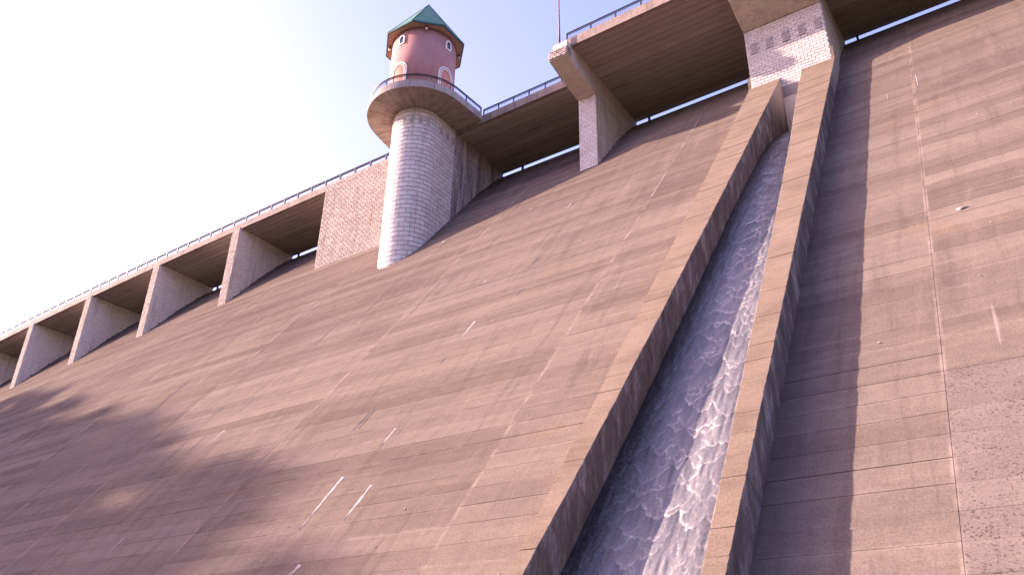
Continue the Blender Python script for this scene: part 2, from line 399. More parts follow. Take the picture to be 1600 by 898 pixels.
def _water():
    n = NT('foaming_chute_water', 0.35, 0.5)
    a = n.N.new('ShaderNodeAttribute'); a.attribute_name = 'foam'
    x, y, s = slope_coords(n); v = n.comb(x, s)
    fine = n.noise(n.map((6.0, 4.2, 1), v), 1.0, 7, 0.8)
    f = n.math('ADD', a.outputs['Fac'], n.math('MULTIPLY', n.math('SUBTRACT', fine, 0.5), 1.0), clamp=True)
    c = n.ramp(f, [(0.0, (0.014, 0.012, 0.016)), (0.14, (0.085, 0.076, 0.082)), (0.38, (0.150, 0.136, 0.144)), (0.66, (0.25, 0.228, 0.232)), (1.0, (0.56, 0.51, 0.50))])
    n.color(c)
    n.put(n.b.inputs['Roughness'], n.smooth(f, 0.2, 0.8, 0.28, 0.7))
    n.bump(n.noise(n.map((7.0, 2.6, 1), v), 1.0, 6, 0.75), 0.5, 0.07)
    return n.m
M_WATER = _water()

# ------------------------------------------------------------------ dam
dam = thing('dam', 'broad sloping concrete dam face of stacked lift panels under a rounded crest', 'dam')
edges = [JX + BLK * k for k in range(-11, 3)]
ZL = [LIFT * k for k in range(-2, 66)]
def rows_for(z0, z1):
    """profile samples (y,z) between two levels"""
    ys = [yofz(z0)] + [y for y, z in CR[:9] if z0 + 0.05 < z < z1 - 0.05] + [yofz(z1)]
    return [(y, crz(y) if y > 83 else (y - Y0) / T) for y in ys]
def panel_verts(w, z0, z1, proud, g=0.007):
    rows = rows_for(z0, z1)
    pts = []
    for i, (y, z) in enumerate(rows):
        a = rows[max(i - 1, 0)]; b = rows[min(i + 1, len(rows) - 1)]
        t = Vector((0, b[0] - a[0], b[1] - a[1])).normalized(); nn = Vector((0, -t.z, t.y))
        sh = t * (g if i == 0 else (-g if i == len(rows) - 1 else 0))
        pts.append((Vector((0, y, z)) + sh, nn))
    vv, ff = [], []
    for p, nn in pts:
        for xx in (0.010, w - 0.010):
            vv.append(Vector((xx, 0, 0)) + p + nn * proud)
    for p, nn in pts:
        for xx in (g, w - g):
            vv.append(Vector((xx, 0, 0)) + p - nn * 0.10)
    n = len(pts); B = 2 * n
    for i in range(n - 1):
        ff.append((2*i, 2*i+1, 2*i+3, 2*i+2))
        ff.append((2*i, 2*i+2, B+2*i+2, B+2*i)); ff.append((2*i+1, B+2*i+1, B+2*i+3, 2*i+3))
    ff.append((0, B, B+1, 1)); ff.append((2*n-2, 2*n-1, B+2*n-1, B+2*n-2))
    return vv, ff
segs = []
for a, b in zip(edges, edges[1:]):
    if abs(a - (JX - BLK)) < 0.1: segs += [(a, -21.1), (-11.45, b)]
    else: segs.append((a, b))
cands = []
for a, b in segs:
    for k, (z0, z1) in enumerate(zip(ZL, ZL[1:])):
        if z0 >= 81.0 or z1 > 81.09: continue
        zm = (z0 + z1) / 2; ym = yofz(zm); xm = (a + b) / 2
        d = math.sqrt(xm * xm + ym * ym + zm * zm)
        # size as seen, zero outside the frame
        c = Vector((xm, ym + bend(xm), zm)); f_ = c.dot(fw); u = c.dot(r2) / f_; w_ = c.dot(d2) / f_
        vis = abs(u) < 0.80 and abs(w_) < 0.40
        cands.append(((b - a) / d / d if vis else 0, a, b, k, z0, z1))
cands.sort(key=lambda q: -q[0])
meshes = {}
def place_panel(vv, a, b):
    """bend a panel's block into plan"""
    ya, yb = bend(a), bend(b)
    return [(a + p.x, p.y + ya + (yb - ya) * p.x / (b - a), p.z) for p in vv]
rest = MB()
for i, (sz, a, b, k, z0, z1) in enumerate(cands):
    pr = random.Random(int(a * 10) * 131 + k).uniform(0.0, 0.03)
    if i < 296:
        lvl = int(pr / 0.03 * 3.99)
        gv = random.Random(k * 17 + int(a)).choice((0.005, 0.005, 0.008, 0.02, 0.028))
        planar = z1 <= CR[1][1]
        key = (round(b - a, 2), 'p' if planar else k, lvl, gv, 0 if b > -92 else round(a))
        ref = ZL[2] if planar else z0
        if key not in meshes:
            vv, ff = panel_verts(b - a, ref, ref + LIFT, lvl * 0.004, gv)
            if b <= -92: vv = [(x_ - a, y_, z_) for x_, y_, z_ in place_panel(vv, a, b)]
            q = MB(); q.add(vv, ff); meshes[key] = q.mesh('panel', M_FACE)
        link('panel', meshes[key], dam, None, (a, T * (z0 - ref) if planar else 0, z0 - ref))
    else:
        vv, ff = panel_verts(b - a, z0, z1, pr * 0.4); rest.add(place_panel(vv, a, b), ff)
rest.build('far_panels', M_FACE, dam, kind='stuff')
# the mass behind the panels, seen in the joints
core = MB()
prof = [(Y0 + T * -6, -6.0), (84.6, (84.6 - Y0) / T)] + CR[2:]
def inset(p): return (p[0] + 0.075, p[1] - 0.06)
for a, b in segs:
    vv = []; poly = [inset(p) for p in prof] + [(97, -6)]
    for xx in (a, b):
        vv += [(xx, y + bend(xx), z) for y, z in poly]
    n = len(poly)
    core.add(vv, [tuple(range(n - 1, -1, -1)), tuple(range(n, 2 * n))] + [(i, (i + 1) % n, n + (i + 1) % n, n + i) for i in range(n)])
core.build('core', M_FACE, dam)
# form-tie plugs in rows on some lifts
plug = MB()
R_ = random.Random(4)
for zk in (3, 5, 7, 9, 11, 14, 17, 21, 25, 30, 34):
    x = -95 + R_.uniform(0, 4)
    stp = R_.choice((2.3, 2.6, 4.9))
    while x < 18:
        x += stp
        if R_.random() < 0.72 or -22.5 < x < -10.8: continue
        P = faceP(x, zk * LIFT + 0.4, 0.05); r = R_.uniform(0.025, 0.05)
        plug.add([P + Vector((math.cos(q * 1.047) * r, 0, 0)) + YD * math.sin(q * 1.047) * r + NRM * 0.02 for q in range(6)] +
                 [P + Vector((math.cos(q * 1.047) * r, 0, 0)) + YD * math.sin(q * 1.047) * r - NRM * 0.05 for q in range(6)],
                 [(0,1,2,3,4,5)] + [(q, (q+1) % 6, 6 + (q+1) % 6, 6 + q) for q in range(6)])
plug.build('tie_plugs', M_LIME, dam, kind='stuff')
# crusts of lime run-off lying on the face (each a thin tapered patch)
def face_hit(u, v, h=0.0):
    d = (r2 * ((u - 800) / FPX) + d2 * ((v - 449) / FPX) + fw)
    return d * ((NRM.dot(Vector((0, Y0, 0))) + h) / NRM.dot(d))
LIME = [(192,678,231,650,.24),(231,650,291,598,.11),(273,736,351,672,.26),(259,721,294,688,.10),(298,703,322,680,.10),(103,751,138,723,.18),(162,723,196,694,.14),
        (0,820,44,786,.18),(24,839,43,826,.15),(146,885,193,841,.26),(467,828,536,745,.42),(538,812,581,757,.46),(440,910,469,882,.45),(551,673,585,637,.16),(560,670,588,638,.16),
        (375,643,402,617,.2),(105,618,120,611,.3),(190,592,221,567,.2),(178,609,197,594,.25),(717,532,742,502,.40),(688,568,699,555,.16),(752,446,760,437,.25),(807,462,818,449,.18),
        (826,420,843,400,.12),(596,696,618,669,.32),(352,540,407,496,.2),(400,556,506,463,.16),(468,467,479,459,.2),(492,563,502,553,.2),(492,540,535,498,.12),(557,508,562,503,.3),
        (480,532,484,528,.3),(597,495,602,491,.3),(553,470,560,464,.2),(682,388,694,377,.3),(885,329,892,318,.3),(826,330,830,326,.3),(130,690,152,672,.12),(60,672,75,658,.14),
        (85,700,120,668,.08),(205,735,225,718,.1),(330,652,352,634,.12),(640,492,690,440,.07),(1431,118,1435,136,.12),(1386,148,1388,156,.1)]
lm_ = MB(); RL = random.Random(3)
for (u0, v0, u1, v1, w) in LIME:
    A, B = face_hit(u0, v0), face_hit(u1, v1)
    if A.z > B.z: A, B = B, A
    ax = (B - A); k = 8
    sd_ = ax.cross(NRM).normalized(); vv = []
    for i in range(k + 1):
        t_ = i / k; ww = w * 0.36 * (0.25 + 0.75 * t_ ** 0.8) * RL.uniform(0.65, 1.2) * (0.35 if i in (0,) else 1)
        c_ = A + ax * t_ + sd_ * RL.uniform(-0.06, 0.06) * w
        vv += [c_ + sd_ * ww + NRM * 0.012, c_ + NRM * 0.034, c_ - sd_ * ww + NRM * 0.012]
    lm_.add(vv, [(3*i, 3*i+1, 3*i+4, 3*i+3) for i in range(k)] + [(3*i+1, 3*i+2, 3*i+5, 3*i+4) for i in range(k)])
lm_.build('lime_streaks', M_STRK, dam, kind='stuff')
# white lime lump on the face at the right
lp = MB(); vv = []; ff = []
cN, cM = 6, 12
for i in range(cN + 1):
    for j in range(cM):
        a_, b_ = i / cN * math.pi / 2, j / cM * 2 * math.pi
        rr = 1 + 0.25 * math.sin(3 * b_ + 1)
        vv.append(faceP(-2.1, 28.45) + (Vector((1, 0, 0)) * math.cos(b_) * 0.30 * rr + YD * math.sin(b_) * 0.16 * rr) * math.cos(a_) + NRM * (0.10 * math.sin(a_) + 0.03))
for i in range(cN):
    for j in range(cM):
        ff.append((i*cM+j, i*cM+(j+1) % cM, (i+1)*cM+(j+1) % cM, (i+1)*cM+j))
lp.add(vv, ff); lp.build('lime_lump', M_STRK, dam, smooth=True)

# ------------------------------------------------------------------ chute: walls, floor, water
HW = 1.6
def lw_r(y):   # left wall, inner edge
    pts = [(20, -20.9), (30.5, -20.4), (35, -19.97), (41.6, -19.5), (51.8, -18.9), (61.5, -18.33), (69.4, -17.95), (78.2, -17.5), (80, -17.45)]
    return float(np.interp(y, [p[0] for p in pts], [p[1] for p in pts]))
def rw_l(y):   # right wall, inner edge
    pts = [(20, -12.1), (30, -12.36), (34.5, -12.54), (40.7, -12.84), (51, -13.3), (62, -13.95), (70, -14.6), (78, -15.1), (80, -15.2)]
    return float(np.interp(y, [p[0] for p in pts], [p[1] for p in pts]))
def chute_wall(name, label, fl, fr):
    t = thing(name, label, 'wall', 'walls beside the water chute')
    g = 0.006
    ztop = 67.6
    zs = [z for z in ZL if z < 66]
    for k, z0 in enumerate(zs):
        z1 = zs[k + 1] if k + 1 < len(zs) else ztop + 0.6
        mb = MB(); q = []
        RW = random.Random(k * 7 + len(label)); pr = RW.uniform(-0.02, 0.02)
        NS = 5
        for i in range(NS):
            f_ = i / (NS - 1); z = z0 + (z1 - z0) * f_
            gg = g if i == 0 else (-g if i == NS - 1 else 0)
            hw_ = 1.70 - 0.08 * min(1, z / 66) + pr
            yref = faceP(0, z, HW).y
            xl, xr = fl(yref), fr(yref)
            for h, xx, jit in ((-5.2, xl, 0), (-5.2, xr, 0), (hw_ - 0.05, xl, 0.008), (hw_ - 0.05, xr, 0.008), (hw_, xl + 0.045, 0.018), (hw_, xr - 0.045, 0.018)):
                P = faceP(0, z, h + RW.uniform(-jit, jit) * 0.5) + YD * gg
                yy = min(P.y, YF - 0.02) if h > 0 else P.y
                q.append((xx + RW.uniform(-jit, jit), yy, P.z))
        ff = []
        for i in range(NS - 1):
            a, c = 6 * i, 6 * i + 6
            ff += [(a, a+2, c+2, c), (a+2, a+4, c+4, c+2), (a+4, a+5, c+5, c+4), (a+5, a+3, c+3, c+5), (a+3, a+1, c+1, c+3)]
        e = 6 * (NS - 1)
        ff += [(0, 1, 3, 5, 4, 2), (e, e+2, e+4, e+5, e+3, e+1)]
        mb.add(q, ff)
        mb.build('wall_block', M_WALL, t)
    return t
chute_wall('chute_wall', 'long tapering concrete wall along the left side of the water chute', lambda y: -21.25, lw_r)
chute_wall('chute_wall', 'long tapering concrete wall along the right side of the water chute', rw_l, lambda y: -11.35)

def wz(y):      # water surface profile (absolute height)
    f_ = (y - Y0) / T
    dep = np.interp(y, [18, 58, 62, 66, 70, 74, 78, 82], [0.35, 0.35, 0.5, 0.85, 1.5, 2.9, 5.4, 9.0])
    return f_ - dep
NXW, NSW = 150, 1500
ysw = np.linspace(20.0, 80.0, NSW)
uu = np.linspace(0, 1, NXW)
XL = np.array([lw_r(y) + 0.0 for y in ysw]); XR = np.array([rw_l(y) for y in ysw])
GX = XL[:, None] + (XR - XL)[:, None] * uu[None, :]
GS = np.repeat(ysw[:, None], NXW, 1)
D = 80.0 - GS                       # downstream distance in plan
hgt = np.zeros_like(GX); foam = np.zeros_like(GX)
nlob = 430
def vnoise(X, Y, seed):
    r = np.random.default_rng(seed); tab = r.random((256, 256))
    xi = np.floor(X).astype(int); yi = np.floor(Y).astype(int); fx = X - xi; fy = Y - yi
    fx = fx * fx * (3 - 2 * fx); fy = fy * fy * (3 - 2 * fy)
    g = lambda i, j: tab[i % 256, j % 256]
    return (g(xi, yi) * (1 - fx) + g(xi + 1, yi) * fx) * (1 - fy) + (g(xi, yi + 1) * (1 - fx) + g(xi + 1, yi + 1) * fx) * fy
rag = (vnoise(GX * 2.2, D * 1.2, 1) - 0.5) * 0.9 + (vnoise(GX * 6, D * 3, 2) - 0.5) * 0.5
wob = (vnoise(GX * 0.9, D * 0.5, 8) - 0.5) * 0.9
lobes = []
d_ = -1.0
while d_ < 61:
    sc0 = 0.62 + 0.30 * min(1, max(d_, 0) / 30)
    i_ = np.argmin(abs(ysw - (80 - d_))); wch = XR[i_] - XL[i_]
    nl = max(1, int(round(wch / (1.15 * sc0)))); ph_ = rng.random()
    for k in range(nl + 1):
        xc = XL[i_] + wch * ((k + ph_ + rng.uniform(-0.35, 0.35)) / nl - 0.1)
        big = rng.random() < 0.3
        lobes.append((d_ + rng.uniform(-0.4, 0.4) * sc0, xc, rng.uniform(0.4, 0.8) * sc0 * (1.7 if big else 1), rng.uniform(0.4, 0.8) * sc0 * (1.5 if big else 1), rng.uniform(0.4, 1.0)))
    d_ += rng.uniform(0.45, 0.8) * sc0
lobes.sort(key=lambda q: -q[0])
for dcen, xc, hw, L, Hh in lobes:
    yc = 80 - dcen
    i0 = max(0, np.searchsorted(ysw, yc - L - 1.0)); i1 = min(NSW, np.searchsorted(ysw, yc + 3.2))
    if i1 - i0 < 3: continue
    tail = 2.6 * L + 0.4
    ragk = 0.14 + 0.16 * min(1, max(dcen, 0) / 35)
    xs = (GX[i0:i1] + 0.35 * wob[i0:i1] - xc) / hw; u = D[i0:i1] - dcen + ragk * rag[i0:i1] * 1.6
    front = L * (1 - np.abs(xs) ** 2.0)
    q = (u + tail) / np.maximum(front + tail, 0.05)
    ins = (np.abs(xs) < 1.05) & (q > 0) & (q <= 1)
    sidefade = np.clip((1.05 - np.abs(xs)) / 0.3, 0, 1)
    al = np.where(ins, np.clip(q / 0.45, 0, 1) ** 1.5 * (0.35 + 0.65 * sidefade), 0)
    e_ = np.clip((q - (1 - 0.11 / np.maximum(front + tail, 0.3))) / (0.11 / np.maximum(front + tail, 0.3)), 0, 1)
    hh = q ** 2.0 * Hh * (1 - 0.3 * xs ** 2)
    ff_ = 0.06 + 0.34 * np.clip(q, 0, 1) ** 2.4 * (0.5 + 0.5 * Hh) + 0.52 * e_ * (0.4 + 0.6 * np.clip(rag[i0:i1] + 0.6, 0, 1)) * sidefade
    hgt[i0:i1] = hgt[i0:i1] * (1 - al) + np.where(ins, hh, 0) * al
    foam[i0:i1] = foam[i0:i1] * (1 - al) + np.where(ins, ff_, 0) * al
edge_l = np.clip((GX - XL[:, None]) / np.maximum(0.40 * (XR - XL)[:, None], 1.1), 0, 1)
edge_r = np.clip((XR[:, None] - GX) / 2.2, 0, 1)
streak = vnoise(GX * 3.2, D * 0.28, 5) * 0.6 + vnoise(GX * 8.0, D * 0.6, 6) * 0.4
foam = foam + 0.30 * (streak - 0.42) + 0.12
foam *= (0.05 + 0.95 * edge_l ** 1.3) * (0.40 + 0.60 * edge_r)
foam = np.clip(foam, 0, 1)
amp = 0.026 + 0.012 * np.clip(D / 30, 0, 1)
WZ = np.array([wz(y) for y in ysw])[:, None] + 0 * GX
off = hgt * amp * (0.4 + 0.6 * edge_l) + 0.05 * (vnoise(GX * 5, D * 1.6, 7) - 0.5)
VX = GX; VY = GS - off * NRM.y * -1.0; VZ = WZ + off * NRM.z
co_ = np.stack([VX, VY, VZ], -1).reshape(-1, 3)
idx = np.arange(NXW * NSW).reshape(NSW, NXW)
fa = np.stack([idx[:-1, :-1], idx[:-1, 1:], idx[1:, 1:], idx[1:, :-1]], -1).reshape(-1, 4)
wm = bpy.data.meshes.new('water')
wm.vertices.add(len(co_)); wm.vertices.foreach_set('co', co_.ravel().astype(np.float32))
wm.loops.add(fa.size); wm.loops.foreach_set('vertex_index', fa.ravel().astype(np.int32))
wm.polygons.add(len(fa)); wm.polygons.foreach_set('loop_start', np.arange(0, fa.size, 4, dtype=np.int32))
wm.polygons.foreach_set('loop_total', np.full(len(fa), 4, dtype=np.int32))
wm.update(calc_edges=True)
wm.polygons.foreach_set('use_smooth', np.ones(len(fa), bool))
at = wm.attributes.new('foam', 'FLOAT', 'POINT'); at.data.foreach_set('value', foam.ravel().astype(np.float32))
wm.materials.append(M_WATER)
link('water', wm, None, 'structure')
fl = MB(); vv = []
ysf = [18, 40, 58, 62, 66, 70, 74, 78, 82]
for y in ysf:
    vv += [(-21.2, y, wz(y) - 0.45), (-11.4, y, wz(y) - 0.45)]
fl.add(vv, [(2*i, 2*i+1, 2*i+3, 2*i+2) for i in range(len(ysf) - 1)])
fl.build('chute_floor', M_MORT, dam)
# headwall between the chute walls, with the outlet slot under it
hb = MB(); hb.box(-17.55, -15.0, YF + 0.05, 84, wz(YF) + 0.35, 67.5); hb.build('headwall', M_CORB, dam)

# ------------------------------------------------------------------ brick laying
UX, UY, UZ = Vector((1, 0, 0)), Vector((0, 1, 0)), Vector((0, 0, 1))
def lay(mb, o, u, v, n, lu, lv, bl, bh, keep, jt=0.06, dep=0.07, rnd=0.03, seed=1):
    R = random.Random(seed); nr = int(math.ceil(lv / bh))
    for j in range(nr):
        off = (j % 2) * bl / 2
        k = -1
        while True:
            a0 = k * bl + off; a1 = a0 + bl; k += 1
            if a0 >= lu - 0.02: break
            a0 = max(a0, 0.0); a1 = min(a1, lu)
            if a1 - a0 < 0.12: continue
            b0 = j * bh; b1 = min(b0 + bh, lv)
            if b1 - b0 < 0.12: continue
            if keep and not keep((a0 + a1) / 2, (b0 + b1) / 2): continue
            P = Vector(o) + u * (a0 + jt / 2) + v * (b0 + jt / 2)
            mb.cham(P, u, v, n, a1 - a0 - jt, b1 - b0 - jt, dep + R.uniform(-rnd, rnd), 0.025)
def side_keep(y0, x, zb, under=None):
    def k(a, b):
        y, z = y0 + a, zb + b
        return z > crz(y) - 0.45 and z < SOF - 0.1
    return k

# plain row piers, built at local x = 0, y = 0 at their front
def row_pier(xc, label, pw=2.15):
    t = thing('bridge_pier', label, 'pier', 'tan brick piers under the bridge', (xc, YF + bend(xc), 0), bang(xc))
    zb = crz(YF)
    body = MB(); body.prism([(0.0, zb - 2), (0.0, SOF - 0.02), (12.4, SOF - 0.02), (12.4, crz(YF + 12.4) - 2)], 'x', -pw / 2, pw / 2)
    body.build('pier_body', M_MORTP, t)
    f = MB(); lay(f, (-pw / 2, 0, zb - 1), UX, UZ, -UY, pw, SOF - zb + 1.02, 0.80, 0.42, None, jt=0.05, rnd=0.02, seed=int(xc))
    f.build('front_bricks', M_SML, t, kind='stuff')
    sd = MB(); lay(sd, (pw / 2, 0, zb - 1), UY, UZ, UX, 12.35, SOF - zb + 0.9, 1.2, 0.42, lambda a, b: zb - 1 + b > crz(YF + a) - 0.4, jt=0.05, dep=0.05, rnd=0.012, seed=int(xc) + 5)
    lay(sd, (-pw / 2, 0, zb - 1), UY, UZ, -UX, 12.35, SOF - zb + 0.9, 1.2, 0.42, lambda a, b: zb - 1 + b > crz(YF + a) - 0.4, dep=0.05, rnd=0.012, seed=int(xc) + 6)
    sd.build('side_bricks', M_SIDE, t, kind='stuff')
    return t
row_pier(-115.9, 'tan brick pier nearest the wide brick wall left of the tower')
row_pier(-140.1, 'second tan brick pier out from the wide brick wall')
row_pier(-164.3, 'third tan brick pier out from the wide brick wall')
row_pier(-188.5, 'fourth tan brick pier, last whole one before the left edge')
row_pier(-212.7, 'stained brick pier side cut by the left edge of the view')

# wide brick wall left of the tower
wl = thing('brick_wall', 'wide tan brick wall under the bridge directly left of the round tower', 'wall')
b = MB(); b.box(-93.1, -71.0, YF, YB, crz(YF) - 3, SOF - 0.02); b.build('wall_body', M_MORT, wl)
b = MB(); lay(b, (-93.1, YF, crz(YF) - 1.2), UX, UZ, -UY, 22.1, SOF - crz(YF) + 1.9, 0.80, 0.42, None, jt=0.05, rnd=0.015, seed=77)
b.build('wall_bricks', M_SML, wl, kind='stuff')
b = MB(); lay(b, (-93.1, YF, crz(YF) - 1), UY, UZ, -UX, 12.4, SOF - crz(YF) + 0.9, 1.2, 0.42, lambda a, q: crz(YF) - 1 + q > crz(YF + a) - 0.4, dep=0.05, seed=78)
b.build('side_bricks', M_SML, wl, kind='stuff')

# lamp pier with corbelled cap
PX0, PX1 = -44.2, -41.55
pl = thing('lamp_pier', 'narrow pale brick pier with a corbelled cap carrying the brown lamp pole', 'pier')
b = MB(); b.box(PX0, PX1, YF, YB, 60, 76.4); b.build('pier_body', M_MORTP, pl)
b = MB()
cb = [(YF - 0.08, 76.4), (75.5, 76.62), (73.0, 77.0), (70.5, 77.65), (70.5, 79.1), (71.4, 79.1), (71.4, SOF - 0.03), (YB, SOF - 0.03), (YB, 76.4)]
b.prism(cb, 'x', PX0 - 0.02, PX1 + 0.02); b.build('corbel', M_CORB, pl)
b = MB(); lay(b, (PX0, YF, 63), UX, UZ, -UY, PX1 - PX0, 13.4, 0.80, 0.42, None, jt=0.035, rnd=0.006, dep=0.04, seed=21); b.build('front_bricks', M_PALE, pl, kind='stuff')
b = MB(); lay(b, (PX1, YF, 63), UY, UZ, UX, YB - YF, 13.3, 1.2, 0.42, lambda a, q: 63 + q > crz(YF + a) - 0.4, dep=0.04, rnd=0.01, seed=22)
b.build('side_bricks', M_CORB, pl, kind='stuff')
b = MB(); lay(b, (PX0 - 0.02, 70.5, 77.7), UX, UZ, -UY, PX1 - PX0 + 0.04, 1.4, 0.62, 0.35, None, dep=0.14, rnd=0.05, seed=23)
lay(b, (PX1 + 0.02, 70.5, 77.7), UY, UZ, UX, 0.9, 1.4, 0.62, 0.35, None, dep=0.12, rnd=0.05, seed=24)
lay(b, (PX0 - 0.02, 70.5, 77.7), UY, UZ, -UX, 0.9, 1.4, 0.62, 0.35, None, dep=0.12, rnd=0.05, seed=25)
b.build('cap_bricks', M_SML, pl, kind='stuff')
b = MB(); b.box(PX0 + 0.45, PX1 - 0.1, 70.7, 71.38, 79.1, 80.25); b.build('cap_plinth', M_CORB, pl)

# lamp pole
lam = thing('lamp_post', 'slender brown lamp pole standing on the corbelled pier cap', 'lamp post', None, (-42.9, 70.95, 80.2))
b = MB(); b.tube([(0, 0, 0), (-0.03, 0, 4), (-0.1, 0, 13.0)], 0.15, 10, 0.08); b.build('pole', M_RUST, lam, smooth=True)
b = MB(); b.box(-0.24, 0.24, -0.24, 0.24, 0.0, 0.07); b.build('base_plate', M_RUST, lam)
b = MB(); b.tube([(-0.1, 0, 12.9), (-0.1, 0.6, 13.35), (-0.1, 1.6, 13.5)], 0.06, 8); b.build('arm', M_RUST, lam, smooth=True)
b = MB(); b.tube([(-0.1, 1.3, 13.46), (-0.1, 1.7, 13.46), (-0.1, 2.3, 13.42)], 0.16, 8, 0.09); b.build('lamp_head', M_RAIL, lam, smooth=True)

# broad pier over the chute
BX0, BX1 = -20.9, -11.6
gp = thing('chute_pier', 'broad pale brick pier with slotted vents standing over the water chute', 'pier')
b = MB(); b.box(BX0, BX1, YF, YB, 64.5, 76.2); b.build('pier_body', M_MORTP, gp)
cb = [(YF - 0.08, 76.2), (75.5, 76.9), (73.0, 78.0), (70.5, 79.7), (70.5, SOF - 0.03), (YB, SOF - 0.03), (YB, 76.2)]
b = MB(); b.prism(cb, 'x', BX0 - 0.02, BX1 + 0.02); b.build('corbel', M_CORB, gp)
b = MB()
for (y0_, z0_), (y1_, z1_) in zip(cb[:3], cb[1:4]):
    dv = Vector((0, y1_ - y0_, z1_ - z0_)); L_ = dv.length; dv.normalize(); nn = Vector((0, dv.z, -dv.y))
    if nn.z > 0: nn = -nn
    lay(b, (BX0, y0_, z0_), UX, dv, nn, BX1 - BX0, L_, 0.8, 0.42, None, dep=0.03, rnd=0.01, seed=31)
b.build('corbel_bricks', M_CORB, gp, kind='stuff')
vents = [BX0 + 0.95 + 1.9 * i for i in range(5)]
def ventkeep(a, q):
    x, z = BX0 + a, 66 + q
    return not any(abs(x - v) < 0.42 and 72.75 < z < 74.05 for v in vents)
b = MB(); lay(b, (BX0, YF, 66), UX, UZ, -UY, BX1 - BX0, 10.2, 0.80, 0.42, None, dep=0.045, rnd=0.008, jt=0.04, seed=32)
fb = b.build('front_bricks', M_PALE, gp, kind='stuff')
b = MB(); lay(b, (BX1, YF, 64.5), UY, UZ, UX, YB - YF, 11.6, 1.2, 0.42, lambda a, q: 64.5 + q > crz(YF + a) - 0.4, dep=0.04, rnd=0.01, seed=33)
b.build('side_bricks', M_CORB, gp, kind='stuff')
for v_ in vents:
    for j in range(4):
        b = MB(); b.box(v_ - 0.42 + 0.08 * (j % 2), v_ + 0.36 + 0.08 * (j % 2), YF - 0.13, YF - 0.03, 72.34 + j * 0.42, 72.70 + j * 0.42); b.build('vent_block', M_DARK, gp)

# ------------------------------------------------------------------ bridge spans
def span(x0, x1, yf, zf0, zf1, label, nb, yb=YB):
    t = thing('bridge_span', label, 'bridge', 'roadway spans along the dam crest')
    sub = max(1, int(round((x1 - x0) / 12))) if x0 < -94 else 1
    xs = [x0 + (x1 - x0) * i / sub for i in range(sub + 1)]
    def plate(mb, y0, y1, z0, z1, e=0.03):
        for i in range(sub):
            a, c = xs[i] + (e if i == 0 else 0), xs[i + 1] - (e if i == sub - 1 else 0)
            vv = []
            for z in (z0, z1):
                for xx, yy in ((a, y0), (c, y0), (c, y1), (a, y1)):
                    vv.append((xx, yy + bend(xx), z))
            mb.add(vv, [(3,2,1,0),(4,5,6,7),(0,1,5,4),(1,2,6,5),(2,3,7,6),(3,0,4,7)])
    b = MB(); plate(b, yf, yf + 0.55, zf0, zf1); b.build('edge_beam', M_CONC, t)
    b = MB(); plate(b, yf + 0.55, yb, SOF + 0.5, zf1 - 0.15); b.build('deck_slab', M_CONC, t)
    bw = (yb - yf - 0.55) / nb
    for i in range(nb):
        R = random.Random(i * 3 + int(x0))
        b = MB(); plate(b, yf + 0.55 + i * bw + 0.035, yf + 0.55 + (i + 1) * bw - 0.035, SOF + R.uniform(0, 0.02), SOF + 0.5)
        b.build('beam', M_SOFF, t)
    if x0 > -190:
        px_ = x0 + (2.4 if x0 < -60 and x0 > -70 else 6.3 if x0 > -20 else 3.0)
        if x0 < -60 and x0 > -70: px_ = -61.6
        b = MB(); b.box(px_ - 0.13, px_ + 0.13, yb - 0.4 + bend(px_), yb - 0.05 + bend(px_), 79.0, SOF + 0.2); b.build('bearing_post', M_RAIL, t)
    return t
zl0, zl1 = 79.72, 80.98
span(-237, -212.7, YF, zl0, zl1, 'roadway span running off past the left edge of the view', 12)
span(-212.7, -188.5, YF, zl0, zl1, 'roadway span left of the fourth brick pier from the wide wall', 12)
span(-188.5, -164.3, YF, zl0, zl1, 'roadway span between the third and fourth brick piers from the wide wall', 12)
span(-164.3, -140.1, YF, zl0, zl1, 'roadway span between the second and third brick piers from the wide wall', 12)
span(-140.1, -115.9, YF, zl0, zl1, 'roadway span between the first and second brick piers from the wide wall', 12)
span(-115.9, -92.0, YF, zl0, zl1, 'roadway span touching the left end of the wide brick wall', 12)
span(-92.0, -68.6, YF, zl0, zl1, 'roadway span lying on top of the wide brick wall', 12)
span(-68.6, PX0 - 0.05, YF, 79.98, 81.3, 'shaded roadway span between the round tower and the lamp pier', 12)
span(PX1 + 0.05 - 0.9, -16.3, YR, 79.75, 81.2, 'wide roadway span between the lamp pier and the broad chute pier', 18)
span(-16.3, 45, YR, 79.75, 81.2, 'wide dark roadway span to the right of the broad chute pier', 18)

